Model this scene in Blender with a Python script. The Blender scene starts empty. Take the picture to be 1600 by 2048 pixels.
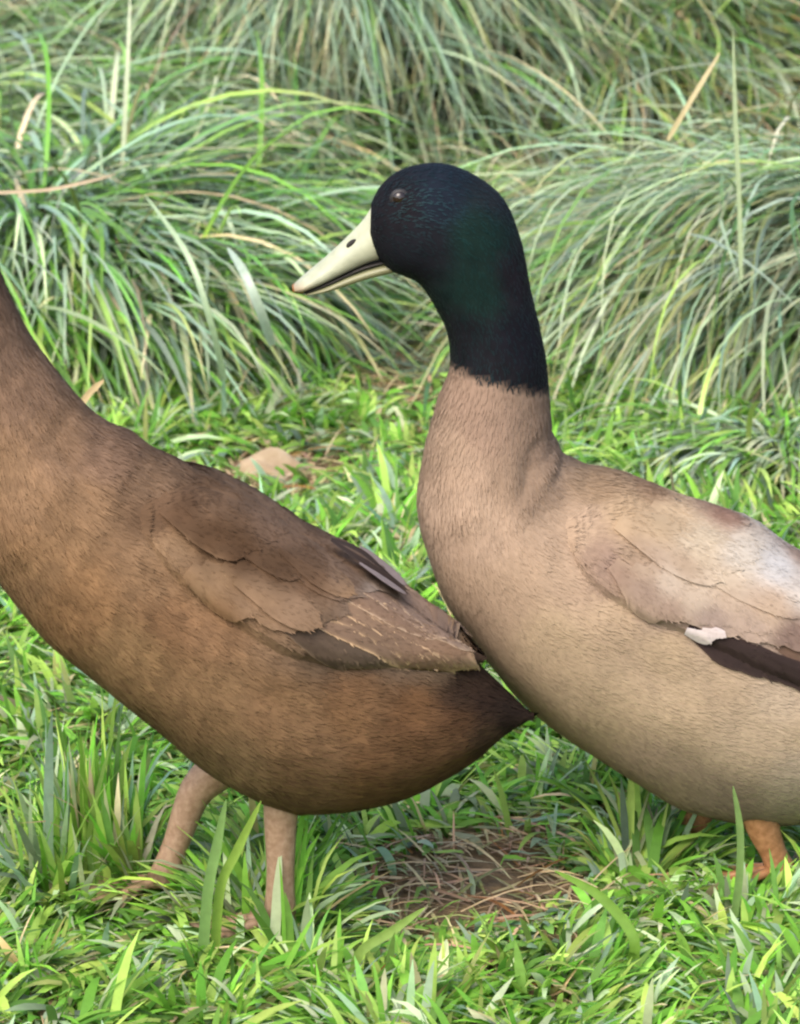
import bpy, math
import numpy as np
from mathutils import Vector
from mathutils.bvhtree import BVHTree

rng = np.random.default_rng(11)
R = math.radians
scene = bpy.context.scene
COL = scene.collection

# ------------------------------------------------------------------ camera, sky, sun, exposure
PITCH, DIST, AIM_Z, PPM = R(16.0), 4.0, 0.235, 3200.0       # PPM: photo pixels per metre at DIST
FWD = np.array([0, math.cos(PITCH), -math.sin(PITCH)])
UPV = np.array([0, math.sin(PITCH), math.cos(PITCH)])
CAM = np.array([0, 0, AIM_Z]) - FWD * DIST
cd = bpy.data.cameras.new('camera')
cam = bpy.data.objects.new('camera', cd); COL.objects.link(cam)
cam.location = CAM; cam.rotation_euler = (math.pi / 2 - PITCH, 0, 0)
cd.sensor_fit = 'HORIZONTAL'; cd.sensor_width = 36; cd.lens = 36 * DIST / (1600 / PPM)
cd.clip_start = 0.05; cd.clip_end = 3000
cd.dof.use_dof = True; cd.dof.focus_distance = 3.93; cd.dof.aperture_fstop = 30
scene.camera = cam

SUN_EL, SUN_AZ = R(50), R(-30)      # azimuth measured from the camera's back, negative = left of the camera
w = bpy.data.worlds.new('World'); scene.world = w; w.use_nodes = True
nt = w.node_tree
sky = nt.nodes.new('ShaderNodeTexSky'); sky.sky_type = 'NISHITA'; sky.sun_disc = False
sdir = Vector((math.sin(SUN_AZ) * math.cos(SUN_EL), -math.cos(SUN_AZ) * math.cos(SUN_EL), math.sin(SUN_EL)))
sky.sun_elevation = SUN_EL; sky.sun_rotation = math.atan2(sdir.x, sdir.y)
sky.air_density = 1.0; sky.dust_density = 4.0; sky.ozone_density = 0.6
bg = nt.nodes['Background']; bg.inputs['Strength'].default_value = 0.15
nt.links.new(sky.outputs[0], bg.inputs[0])
sl = bpy.data.lights.new('sun', 'SUN'); sl.energy = 0.75; sl.angle = R(45); sl.color = (1.0, 0.97, 0.93)
so = bpy.data.objects.new('sun', sl); COL.objects.link(so)
so.rotation_euler = sdir.to_track_quat('Z', 'Y').to_euler()
vs = scene.view_settings
vs.view_transform = 'Standard'; vs.look = 'None'; vs.gamma = 1; vs.use_curve_mapping = False
vs.exposure = 1.26
scene.cycles.filter_width = 2.3

# ------------------------------------------------------------------ pixel <-> world helpers
def ray(px, py):
    k = 1.0 / (PPM * DIST)
    return FWD + np.array([(px - 800) * k, 0, 0]) + UPV * ((1024 - py) * k)
def M(px, py, y0=0.0):                     # point on the upright plane y = y0
    d = ray(px, py); t = (y0 - CAM[1]) / d[1]
    return CAM + d * t
def G(px, py, z0=0.0):                     # point on the level plane z = z0
    d = ray(px, py); t = (z0 - CAM[2]) / d[2]
    return CAM + d * t
def pix(P):
    P = np.asarray(P, float) - CAM
    z = P @ FWD
    return np.stack([800 + P[..., 0] / z * PPM * DIST, 1024 - (P @ UPV) / z * PPM * DIST], -1)

def hash2(ix, iy, s):
    h = np.sin(ix * 127.1 + iy * 311.7 + s * 74.7) * 43758.5453
    return h - np.floor(h)
def noise2(x, y, s=0):
    x = np.asarray(x, float); y = np.asarray(y, float)
    ix, iy = np.floor(x), np.floor(y); fx, fy = x - ix, y - iy
    fx = fx * fx * (3 - 2 * fx); fy = fy * fy * (3 - 2 * fy)
    a = hash2(ix, iy, s); b = hash2(ix + 1, iy, s); c = hash2(ix, iy + 1, s); d = hash2(ix + 1, iy + 1, s)
    return (a * (1 - fx) + b * fx) * (1 - fy) + (c * (1 - fx) + d * fx) * fy
def lin(r, g, b):
    c = np.array([r, g, b], float) / 255; c = c * .95 + c.mean() * .05
    c = np.clip(c, 0.01, 1) * .95
    return np.where(c <= 0.04045, c / 12.92, ((c + 0.055) / 1.055) ** 2.4)

# ------------------------------------------------------------------ mesh helpers
def np_mesh(name, V, F, col=None, vec=None, uv=None, smooth=True):
    V = np.ascontiguousarray(V, np.float32); F = np.ascontiguousarray(F, np.int32)
    me = bpy.data.meshes.new(name); n = F.shape[1]
    me.vertices.add(len(V)); me.vertices.foreach_set('co', V.ravel())
    me.loops.add(F.size); me.loops.foreach_set('vertex_index', F.ravel())
    me.polygons.add(len(F)); me.polygons.foreach_set('loop_start', np.arange(0, F.size, n, dtype=np.int32))
    if smooth: me.polygons.foreach_set('use_smooth', np.ones(len(F), bool))
    me.update(calc_edges=True)
    if col is not None:
        c = np.ones((len(V), 4), np.float32); c[:, :3] = np.clip(col, 0, 1)
        me.color_attributes.new('Col', 'FLOAT_COLOR', 'POINT').data.foreach_set('color', c.ravel())
    if vec is not None:
        me.attributes.new('bn', 'FLOAT_VECTOR', 'POINT').data.foreach_set('vector', np.ascontiguousarray(vec, np.float32).ravel())
    if uv is not None:
        a = me.uv_layers.new(name='UVMap')
        a.data.foreach_set('uv', np.ascontiguousarray(uv[F.ravel()], np.float32).ravel())
    return me
def link(name, me, mat, parent=None, loc=None):
    o = bpy.data.objects.new(name, me); COL.objects.link(o)
    if mat and me is not None: me.materials.append(mat)
    if parent is not None: o.parent = parent
    if loc is not None: o.location = loc
    return o
def tag(o, label=None, cat=None, group=None, kind=None):
    for k, v in (('label', label), ('category', cat), ('group', group), ('kind', kind)):
        if v: o[k] = v
    return o
def grid_faces(nu, nv, closed_v=False):
    a = np.arange(nu * nv).reshape(nu, nv); F = []
    b = np.roll(a, -1, 1) if closed_v else a[:, 1:]
    a2 = a if closed_v else a[:, :-1]
    return np.stack([a2[:-1], b[:-1], b[1:], a2[1:]], -1).reshape(-1, 4)

# ------------------------------------------------------------------ materials
def new_mat(name):
    m = bpy.data.materials.new(name); m.use_nodes = True
    t = m.node_tree; return m, t, t.nodes['Principled BSDF'], t.nodes['Material Output']
def attr(t, name):
    a = t.nodes.new('ShaderNodeAttribute'); a.attribute_name = name; return a
def mat_grass(name, rough=0.42, transl=0.28, spec=0.5):
    m, t, p, o = new_mat(name)
    a = attr(t, 'Col')
    n = t.nodes.new('ShaderNodeTexNoise'); n.inputs['Scale'].default_value = 160; n.inputs['Detail'].default_value = 3
    hs = t.nodes.new('ShaderNodeHueSaturation')
    mr = t.nodes.new('ShaderNodeMapRange'); mr.inputs[3].default_value = 0.75; mr.inputs[4].default_value = 1.25
    tc = t.nodes.new('ShaderNodeTexCoord'); t.links.new(tc.outputs['Object'], n.inputs['Vector'])
    t.links.new(n.outputs[0], mr.inputs[0]); t.links.new(mr.outputs[0], hs.inputs['Value']); t.links.new(a.outputs['Color'], hs.inputs['Color'])
    t.links.new(hs.outputs[0], p.inputs['Base Color'])
    p.inputs['Roughness'].default_value = rough; p.inputs['Specular IOR Level'].default_value = spec
    tr = t.nodes.new('ShaderNodeBsdfTranslucent'); t.links.new(hs.outputs[0], tr.inputs[0])
    mx = t.nodes.new('ShaderNodeMixShader'); mx.inputs[0].default_value = transl
    t.links.new(p.outputs[0], mx.inputs[1]); t.links.new(tr.outputs[0], mx.inputs[2]); t.links.new(mx.outputs[0], o.inputs[0])
    return m
def mat_plume(name, rough=0.75, spec=0.2, use_bn=True, sheen=0.0, noise=0.14, nscale=260, tint=None):
    m, t, p, o = new_mat(name)
    a = attr(t, 'Col')
    n = t.nodes.new('ShaderNodeTexNoise'); n.inputs['Scale'].default_value = nscale; n.inputs['Detail'].default_value = 4
    tc = t.nodes.new('ShaderNodeTexCoord'); t.links.new(tc.outputs['Object'], n.inputs['Vector'])
    mr = t.nodes.new('ShaderNodeMapRange'); mr.inputs[3].default_value = 1 - noise; mr.inputs[4].default_value = 1 + noise
    hs = t.nodes.new('ShaderNodeHueSaturation')
    t.links.new(n.outputs[0], mr.inputs[0]); t.links.new(mr.outputs[0], hs.inputs['Value']); t.links.new(a.outputs['Color'], hs.inputs['Color'])
    t.links.new(hs.outputs[0], p.inputs['Base Color'])
    p.inputs['Roughness'].default_value = rough; p.inputs['Specular IOR Level'].default_value = spec
    if sheen: p.inputs['Sheen Weight'].default_value = sheen
    if tint: p.inputs['Specular Tint'].default_value = (*tint, 1)
    if use_bn:
        b = attr(t, 'bn'); t.links.new(b.outputs['Vector'], p.inputs['Normal'])
    return m
def mat_feather(name, rough=0.6, spec=0.25):
    m, t, p, o = new_mat(name)
    a = attr(t, 'Col'); uv = t.nodes.new('ShaderNodeTexCoord')
    sx = t.nodes.new('ShaderNodeSeparateXYZ'); t.links.new(uv.outputs['UV'], sx.inputs[0])
    # barbs leave the shaft at a slant: stripes in  v - |u|
    ab = t.nodes.new('ShaderNodeMath'); ab.operation = 'ABSOLUTE'; t.links.new(sx.outputs['X'], ab.inputs[0])
    sb = t.nodes.new('ShaderNodeMath'); sb.operation = 'SUBTRACT'; t.links.new(sx.outputs['Y'], sb.inputs[0]); t.links.new(ab.outputs[0], sb.inputs[1])
    cb = t.nodes.new('ShaderNodeCombineXYZ'); t.links.new(sb.outputs[0], cb.inputs['X'])
    n = t.nodes.new('ShaderNodeTexNoise'); n.inputs['Scale'].default_value = 1400; n.inputs['Detail'].default_value = 2
    t.links.new(cb.outputs[0], n.inputs['Vector'])
    n2 = t.nodes.new('ShaderNodeTexNoise'); n2.inputs['Scale'].default_value = 90; t.links.new(uv.outputs['Object'], n2.inputs['Vector'])
    ad = t.nodes.new('ShaderNodeMath'); ad.operation = 'ADD'; t.links.new(n.outputs[0], ad.inputs[0]); t.links.new(n2.outputs[0], ad.inputs[1])
    mr = t.nodes.new('ShaderNodeMapRange'); mr.inputs[1].default_value = 0.6; mr.inputs[2].default_value = 1.4; mr.inputs[3].default_value = 0.74; mr.inputs[4].default_value = 1.2
    t.links.new(ad.outputs[0], mr.inputs[0])
    hs = t.nodes.new('ShaderNodeHueSaturation'); t.links.new(mr.outputs[0], hs.inputs['Value']); t.links.new(a.outputs['Color'], hs.inputs['Color'])
    t.links.new(hs.outputs[0], p.inputs['Base Color'])
    bp = t.nodes.new('ShaderNodeBump'); bp.inputs['Strength'].default_value = 0.25; bp.inputs['Distance'].default_value = 0.0006
    t.links.new(n.outputs[0], bp.inputs['Height']); t.links.new(bp.outputs[0], p.inputs['Normal'])
    p.inputs['Roughness'].default_value = rough; p.inputs['Specular IOR Level'].default_value = spec
    return m
def mat_plain(name, c1, c2, scale=60, rough=0.5, bump=0.2, spec=0.5, dist=0.001):
    m, t, p, o = new_mat(name)
    n = t.nodes.new('ShaderNodeTexNoise'); n.inputs['Scale'].default_value = scale; n.inputs['Detail'].default_value = 6
    tc = t.nodes.new('ShaderNodeTexCoord'); t.links.new(tc.outputs['Object'], n.inputs['Vector'])
    cr = t.nodes.new('ShaderNodeValToRGB'); cr.color_ramp.elements[0].position = 0.35; cr.color_ramp.elements[1].position = 0.68
    cr.color_ramp.elements[0].color = (*c1, 1); cr.color_ramp.elements[1].color = (*c2, 1)
    t.links.new(n.outputs[0], cr.inputs[0]); t.links.new(cr.outputs[0], p.inputs['Base Color'])
    bp = t.nodes.new('ShaderNodeBump'); bp.inputs['Strength'].default_value = bump; bp.inputs['Distance'].default_value = dist
    t.links.new(n.outputs[0], bp.inputs['Height']); t.links.new(bp.outputs[0], p.inputs['Normal'])
    p.inputs['Roughness'].default_value = rough; p.inputs['Specular IOR Level'].default_value = spec
    return m

MG_LAWN = mat_grass('lawn_blade', 0.6, 0.42, 0.25)
MG_LONG = mat_grass('long_blade', 0.36, 0.12, 0.6)
MG_DRY = mat_grass('dry_straw', 0.6, 0.15, 0.3)
M_PLUME = mat_plume('khaki_plumage', 0.8, 0.12, sheen=0.0)
M_HEAD = mat_plume('dark_head_plumage', 0.62, 0.3, noise=0.2, nscale=120, tint=(0.35, 0.8, 0.85))
M_SKIN = mat_plume('plumage_base', 0.85, 0.1, use_bn=False)
M_FEATHER = mat_feather('vane', .9, .04)
M_BILL = mat_plume('bill_horn', 0.35, 0.4, use_bn=False, noise=0.12, nscale=200)
M_LEG2 = mat_plain('orange_leg_skin', (0.24, 0.11, 0.045), (0.38, 0.19, 0.09), 260, 0.5, 0.5, 0.35, 0.0008)
M_LEG = mat_plain('leg_skin', (0.24, 0.145, 0.09), (0.34, 0.225, 0.15), 260, 0.5, 0.5, 0.35, 0.0008)
M_EYE = mat_plain('eye_wet', (0.008, 0.005, 0.004), (0.02, 0.011, 0.007), 40, 0.08, 0.0, 0.6)
M_LID = mat_plain('eye_lid', (0.007, 0.006, 0.006), (0.014, 0.011, 0.011), 200, 0.6, 0.2)
M_DARK = mat_plain('nostril_dark', (0.01, 0.009, 0.008), (0.02, 0.016, 0.012), 60, 0.7, 0.1)
M_SOIL = mat_plain('soil', (0.035, 0.02, 0.012), (0.12, 0.065, 0.038), 55, 0.95, 0.8, 0.15, 0.01)
M_LEAF = mat_plain('dead_leaf', (0.30, 0.21, 0.12), (0.46, 0.36, 0.24), 45, 0.7, 0.4, 0.3, 0.001)

# ------------------------------------------------------------------ the ground
def ground_z(x, y):
    far = np.clip((np.abs(y) - 4) / 30, 0, 1)
    return (noise2(x * 3.1, y * 3.1, 1) - 0.5) * 0.018 + (noise2(x * 11, y * 11, 2) - 0.5) * 0.008 + far * (noise2(x * .05, y * .05, 3) - .3) * 1.5
a = np.concatenate([-np.geomspace(900, 1.6, 22)[:-1], np.linspace(-1.6, 1.6, 90), np.geomspace(1.6, 900, 22)[1:]])
b = np.concatenate([-np.geomspace(900, 1.0, 22)[:-1], np.linspace(-1.0, 3.4, 130), np.geomspace(3.4, 900, 22)[1:]])
XX, YY = np.meshgrid(a, b, indexing='ij')
V = np.stack([XX, YY, ground_z(XX, YY)], -1).reshape(-1, 3)
gm, t, p, o = new_mat('grassland_ground')
tc = t.nodes.new('ShaderNodeTexCoord')
n1 = t.nodes.new('ShaderNodeTexNoise'); n1.inputs['Scale'].default_value = 60; n1.inputs['Detail'].default_value = 8
n2 = t.nodes.new('ShaderNodeTexNoise'); n2.inputs['Scale'].default_value = 4; n2.inputs['Detail'].default_value = 5
t.links.new(tc.outputs['Object'], n1.inputs['Vector']); t.links.new(tc.outputs['Object'], n2.inputs['Vector'])
r1 = t.nodes.new('ShaderNodeValToRGB'); r1.color_ramp.elements[0].color = (0.13, 0.078, 0.045, 1); r1.color_ramp.elements[1].color = (0.36, 0.23, 0.14, 1)
r2 = t.nodes.new('ShaderNodeValToRGB'); r2.color_ramp.elements[0].color = (0.03, 0.06, 0.012, 1); r2.color_ramp.elements[1].color = (0.09, 0.13, 0.035, 1)
t.links.new(n1.outputs[0], r1.inputs[0]); t.links.new(n1.outputs[0], r2.inputs[0])
sx = t.nodes.new('ShaderNodeVectorMath'); sx.operation = 'LENGTH'; t.links.new(tc.outputs['Object'], sx.inputs[0])
mr = t.nodes.new('ShaderNodeMapRange'); mr.inputs[1].default_value = 2.5; mr.inputs[2].default_value = 4.0; mr.inputs[3].default_value = 0.25; mr.inputs[4].default_value = 1.0
t.links.new(sx.outputs['Value'], mr.inputs[0])
ml = t.nodes.new('ShaderNodeMath'); ml.operation = 'MULTIPLY'; ml.use_clamp = True
ad = t.nodes.new('ShaderNodeMath'); ad.operation = 'ADD'; ad.inputs[1].default_value = 0.4; t.links.new(n2.outputs[0], ad.inputs[0])
t.links.new(mr.outputs[0], ml.inputs[0]); t.links.new(ad.outputs[0], ml.inputs[1])
mx = t.nodes.new('ShaderNodeMix'); mx.data_type = 'RGBA'; t.links.new(ml.outputs[0], mx.inputs[0]); t.links.new(r1.outputs[0], mx.inputs[6]); t.links.new(r2.outputs[0], mx.inputs[7])
t.links.new(mx.outputs[2], p.inputs['Base Color']); p.inputs['Roughness'].default_value = 0.95; p.inputs['Specular IOR Level'].default_value = 0.1
bp = t.nodes.new('ShaderNodeBump'); bp.inputs['Distance'].default_value = 0.012; t.links.new(n1.outputs[0], bp.inputs['Height']); t.links.new(bp.outputs[0], p.inputs['Normal'])
ground = tag(link('ground', np_mesh('ground', V, grid_faces(len(a), len(b))), gm), kind='structure')

# ------------------------------------------------------------------ ducks
def catmull(P, n):
    P = np.asarray(P, float); k = len(P)
    ts = np.linspace(0, k - 1, n); out = []
    for t_ in ts:
        i = min(int(t_), k - 2); f = t_ - i
        p0, p1, p2, p3 = P[max(i - 1, 0)], P[i], P[i + 1], P[min(i + 2, k - 1)]
        out.append(0.5 * ((2 * p1) + (-p0 + p2) * f + (2 * p0 - 5 * p1 + 4 * p2 - p3) * f * f + (-p0 + 3 * p1 - 3 * p2 + p3) * f ** 3))
    return np.array(out)
def loft(secs, y0, nr, nt_, belly=0.0):
    """secs: (bottom px, top px, half width in m); rings from the first to the last section."""
    A = np.array([np.r_[M(*s[0], y0), M(*s[1], y0), s[2]] for s in secs])
    S = catmull(A, nr)
    th = np.linspace(0, 2 * math.pi, nt_, endpoint=False)
    b, t_, wd = S[:, None, 0:3], S[:, None, 3:6], np.maximum(S[:, None, 6:7], 0.002)
    c = np.cos(th)[None, :, None]; s = np.sin(th)[None, :, None]
    ctr = (b + t_) / 2; hv = (t_ - b) / 2
    V = ctr + hv * c + np.array([0, 1, 0]) * wd * s * (1 - belly * c)
    return V                                            # (nr, nt, 3)
def close_loft(V):
    nr, n, _ = V.shape
    F = grid_faces(nr, n, True)
    P = V.reshape(-1, 3); c0, c1 = len(P), len(P) + 1
    P = np.vstack([P, V[0].mean(0), V[-1].mean(0)])
    i = np.arange(n); j = (i + 1) % n
    T = np.vstack([np.stack([np.full(n, c0), j, i], -1), np.stack([np.full(n, c1), i + (nr - 1) * n, j + (nr - 1) * n], -1)])
    return P, F, T
def py_mesh(name, P, F, T, col):
    me = bpy.data.meshes.new(name)
    me.from_pydata(P.tolist(), [], F.tolist() + T.tolist()); me.update()
    me.polygons.foreach_set('use_smooth', np.ones(len(me.polygons), bool))
    c = np.ones((len(P), 4), np.float32); c[:, :3] = col
    me.color_attributes.new('Col', 'FLOAT_COLOR', 'POINT').data.foreach_set('color', c.ravel())
    return me
def rbf(px, pts):
    """smooth blend of plumage colours given at photo points"""
    q = np.array([[a[0], a[1]] for a in pts], float); c = np.array([a[2] for a in pts], float)
    d = ((px[:, None, :] - q[None]) ** 2).sum(-1) + 400.0
    wt = d ** -2.3
    return (wt[:, :, None] * c[None]).sum(1) / wt.sum(1)[:, None]

def trim(secs):
    """the width of a body seen from above adds to its outline: shorten the long sections by that much"""
    out = []
    for b, t_, wd in secs:
        b, t_ = np.array(b, float), np.array(t_, float); L = np.linalg.norm(t_ - b); d = (t_ - b) / L
        k = min(1, max(0, (L - 200) / 200))
        out.append((b + d * 20 * k, t_ - d * 13 * k, wd))
    return out
class Bird:
    def __init__(self, name, y0, secs, colour, base_px):
        self.y0, self.colour = y0, colour
        self.xmax = max(s_[1][0] for s_ in secs) - 90
        b = M(*base_px, y0); self.base = np.array([b[0], y0, 0.0])
        self.root = link(name, None, None, loc=self.base)
        self.V = loft(trim(secs), y0, 110, 48, 0.06)
        ii, jj = np.meshgrid(np.arange(110), np.arange(48), indexing='ij'); th_ = jj / 48 * 2 * math.pi
        fade = np.clip((ii - 4) / 8, 0, 1) * np.clip((62 - ii) / 14, 0, 1)
        lump = (noise2(ii / 5.5, np.cos(th_) * 3.2 + 7, 17) - .5) * .0052 + (noise2(ii / 2.6, np.cos(th_) * 6.5 + 9, 18) - .5) * .0026
        rv = self.V - self.V.mean(1, keepdims=True); rv /= np.linalg.norm(rv, axis=2, keepdims=True) + 1e-9
        self.V = self.V + rv * (lump * fade)[..., None]
        P, F, T = close_loft(self.V)
        self.P = P
        me = py_mesh('body', P - self.base, F, T, colour(self.near_px(P), P))
        self.body = link('body', me, M_SKIN, self.root)
        # outward-facing check
        self.bvh = BVHTree.FromPolygons([Vector(v) for v in P], F.tolist() + T.tolist())
        self.tris = (P, F)
    def near_px(self, P):
        Q = np.array(P, float); Q[:, 1] = self.y0 - np.abs(Q[:, 1] - self.y0)
        return pix(Q)
    def hit(self, px, py, bvh=None):
        d = Vector(ray(px, py)).normalized()
        for f in ((bvh,) if bvh else (self.bvh,)):
            loc, nor, _, _ = f.ray_cast(Vector(CAM), d)
            if loc is not None:
                if nor.dot(d) > 0: nor = -nor
                return np.array(loc), np.array(nor)
        return None, None
    def local(self, P): return np.asarray(P) - self.base
    def mesh(self, name, P, F, col, mat, parent=None, uv=None):
        return link(name, np_mesh(name, self.local(P), F, col, uv=uv), mat, parent or self.root)
    # fine barbs that make the contour feathers: one dense coat over the body
    def coat(self, n, L, wid, mask, mat, name='plumage', lift=0.0016, cell=(0.017, 0.014), contrast=0.1, jit=0.10):
        V = self.V; nr, nt_, _ = V.shape
        P, F = V.reshape(-1, 3), grid_faces(nr, nt_, True)
        q = P[F]; n_ = np.cross(q[:, 2] - q[:, 0], q[:, 3] - q[:, 1]); area = np.linalg.norm(n_, axis=1)
        ctr = V.mean(1)
        ids = rng.choice(len(F), n, p=area / area.sum())
        u, v = rng.random(n), rng.random(n)
        Q = q[ids]
        pos = (Q[:, 0] * ((1 - u) * (1 - v))[:, None] + Q[:, 1] * ((1 - u) * v)[:, None] + Q[:, 2] * (u * v)[:, None] + Q[:, 3] * (u * (1 - v))[:, None])
        # smooth vertex normals
        vn = np.zeros_like(P)
        for k in range(4): np.add.at(vn, F[:, k], n_)
        vn /= np.linalg.norm(vn, axis=1)[:, None] + 1e-12
        N = (vn[F[ids, 0]] * ((1 - u) * (1 - v))[:, None] + vn[F[ids, 1]] * ((1 - u) * v)[:, None] + vn[F[ids, 2]] * (u * v)[:, None] + vn[F[ids, 3]] * (u * (1 - v))[:, None])
        N /= np.linalg.norm(N, axis=1)[:, None]
        C = ctr[F[ids, 0] // nt_]
        N *= np.sign((N * (pos - C)).sum(1))[:, None]
        flow = (Q[:, 0] + Q[:, 1] - Q[:, 2] - Q[:, 3])                # head -> tail
        flow -= N * (flow * N).sum(1)[:, None]; flow /= np.linalg.norm(flow, axis=1)[:, None] + 1e-9
        side = np.cross(N, flow)
        keep = mask(self.near_px(pos))
        pos, N, flow, side = pos[keep], N[keep], flow[keep], side[keep]
        # feather cells: barbs fan from a shaft, tips a little paler or darker
        ix, iv = ids[keep], None
        s = (F[ix, 0] // nt_ + u[keep]); th = (F[ix, 0] % nt_ + v[keep])
        ring = np.linalg.norm(V[1:].mean(1) - V[:-1].mean(1), axis=1).cumsum(); ring = np.r_[0, ring]
        sl_ = np.interp(s, np.arange(nr), ring) / cell[0]
        rad = np.linalg.norm(V - ctr[:, None], axis=2).mean(1)
        nper = np.maximum(6, np.round(2 * math.pi * rad.max() * 0.8 / cell[1]))
        tv = th / nt_ * nper + 0.5 * (np.floor(sl_) % 2)
        cu, cv = sl_ - np.floor(sl_), tv - np.floor(tv) - 0.5
        rnd = hash2(np.floor(sl_), np.floor(tv), 5)
        m = len(pos)
        ang = rng.normal(0, jit, m) + cv * 0.35
        f2 = flow * np.cos(ang)[:, None] + side * np.sin(ang)[:, None]
        s2 = np.cross(N, f2)
        ln = L * rng.uniform(0.6, 1.25, m)[:, None]
        lf = lift * rng.uniform(0.4, 1.3, m)[:, None]
        wd = wid * rng.uniform(0.6, 1.2, m)[:, None]
        p0 = pos - N * 0.0004; p1 = pos + f2 * ln * .5 + N * lf; p2 = pos + f2 * ln + N * lf * .9
        VV = np.stack([p0 - s2 * wd, p0 + s2 * wd, p1 - s2 * wd, p1 + s2 * wd, p2 - s2 * wd * .35, p2 + s2 * wd * .35], 1)
        F6 = np.array([[0, 1, 3, 2], [2, 3, 5, 4]])
        FF = (np.arange(m)[:, None, None] * 6 + F6[None]).reshape(-1, 4)
        col = self.colour(self.near_px(pos), pos)
        fr = (1 - cu) * 0.9 + np.abs(cv) * 0.7 - 0.65               # tip and edge of each feather
        k = (1 + contrast * fr * 1.5 + contrast * 0.9 * (rnd - .5) + rng.normal(0, 0.038, m))
        col = col * k[:, None]
        o = link(name, np_mesh(name, self.local(VV.reshape(-1, 3)), FF, np.repeat(col, 6, 0), np.repeat(N, 6, 0)), mat, self.body)
        o['kind'] = 'stuff'
        return o
    # raised pad of the folded wing between an upper and a lower edge line
    def wing_pad(self, top, bot, hmax):
        nu, nv = 40, 16
        T, B = catmull(top, nu), catmull(bot, nu)
        P = np.zeros((nu, nv, 3)); last = None
        for i in range(nu):
            for j in range(nv):
                f = j / (nv - 1); u = i / (nu - 1)
                q = T[i] * (1 - f) + B[i] * f
                loc, nor = self.hit(*q)
                for _ in range(16):
                    if loc is not None or q[0] > self.xmax: break
                    q = q + np.array([-2.7, 5.3]); loc, nor = self.hit(*q)
                if loc is None:
                    loc, nor = (M(q[0], q[1], last[0][1]), last[1]) if last is not None else (M(q[0], q[1], self.y0), np.array([0, -1, 0]))
                else: last = (loc, nor)
                h = hmax * min(1, f / .35) * min(1, u / .22) ** .7 * (1 if f < .9 else max(0, (1 - f) / .1)) ** .6
                P[i, j] = loc + nor * (h - 0.0012)
        F = grid_faces(nu, nv); Q = P.reshape(-1, 3)
        pads = []
        for side in (0, 1):
            W = Q.copy()
            if side: W[:, 1] = 2 * self.y0 - W[:, 1]
            pads.append(self.mesh('wing', W, F if not side else F[:, ::-1], self.colour(self.near_px(W), W), M_SKIN))
        Pb, Fb = self.tris
        self.bvh2 = BVHTree.FromPolygons([Vector(v) for v in np.vstack([Pb, Q])], Fb.tolist() + (F + len(Pb)).tolist())
        self.pads = pads
        # small coverts over the pad: barbs combed towards the wing tip
        n = 12500
        ti, sj = rng.random(n) * (nu - 1.001), rng.random(n) * (nv - 1.001); i0, j0 = ti.astype(int), sj.astype(int); fi, fj = (ti - i0)[:, None], (sj - j0)[:, None]
        pos = P[i0, j0] * (1 - fi) * (1 - fj) + P[i0 + 1, j0] * fi * (1 - fj) + P[i0, j0 + 1] * (1 - fi) * fj + P[i0 + 1, j0 + 1] * fi * fj
        du = P[i0 + 1, j0] - P[i0, j0]; du /= np.linalg.norm(du, axis=1)[:, None] + 1e-9
        dv = P[i0, j0 + 1] - P[i0, j0]; N = np.cross(du, dv); N /= np.linalg.norm(N, axis=1)[:, None] + 1e-9
        N *= np.where(N[:, 1] > 0, -1, 1)[:, None]
        dr = du + np.cross(N, du) * rng.normal(0, .12, n)[:, None]; sd = np.cross(N, dr)
        ln = .0075 * rng.uniform(.6, 1.2, n)[:, None]; wd = .0005 * rng.uniform(.6, 1.2, n)[:, None]
        col = self.colour(self.near_px(pos), pos) * (1 + rng.normal(0, .055, n))[:, None]
        p1 = pos + dr * ln * .5 + N * .0006; p2 = pos + dr * ln + N * .0006
        VV = np.stack([pos - sd * wd, pos + sd * wd, p1 - sd * wd, p1 + sd * wd, p2 - sd * wd * .35, p2 + sd * wd * .35], 1).reshape(-1, 3)
        FF = (np.arange(n)[:, None, None] * 6 + np.array([[0, 1, 3, 2], [2, 3, 5, 4]])[None]).reshape(-1, 4)
        # shade with the body's own normals so that the wing melts into the flank
        for side in (0, 1):
            W = VV.copy(); N2 = np.repeat(N, 6, 0)
            if side: W[:, 1] = 2 * self.y0 - W[:, 1]; N2 = N2 * np.array([1, -1, 1])
            o = link('wing_plumage', np_mesh('wing_plumage', self.local(W), FF, np.repeat(col, 6, 0), N2), M_PLUME, pads[side]); o['kind'] = 'stuff'
        return pads
    def feather(self, name, base, tip, wpx, col, tipcol=None, off=0.001, bend=0.0, edge=None, round_=0.55, nl=14, nw=9, barb=.0034, dens=.018, tiplift=0.0003, cmap=None, lie=True):
        """a vane laid on the wing: shaft from base to tip (photo points), half width wpx, mirrored to the far wing"""
        base, tip = np.array(base, float), np.array(tip, float)
        ax = tip - base; L = np.linalg.norm(ax); ax /= L; pr = np.array([-ax[1], ax[0]])
        P = np.zeros((nl, nw, 3)); Cc = np.zeros((nl, nw, 3)); Nn = np.zeros((nl, nw, 3)); last = None
        col = np.array(col); tc_ = np.array(tipcol) if tipcol is not None else col
        ed = np.array(edge) if edge is not None else col
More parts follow.
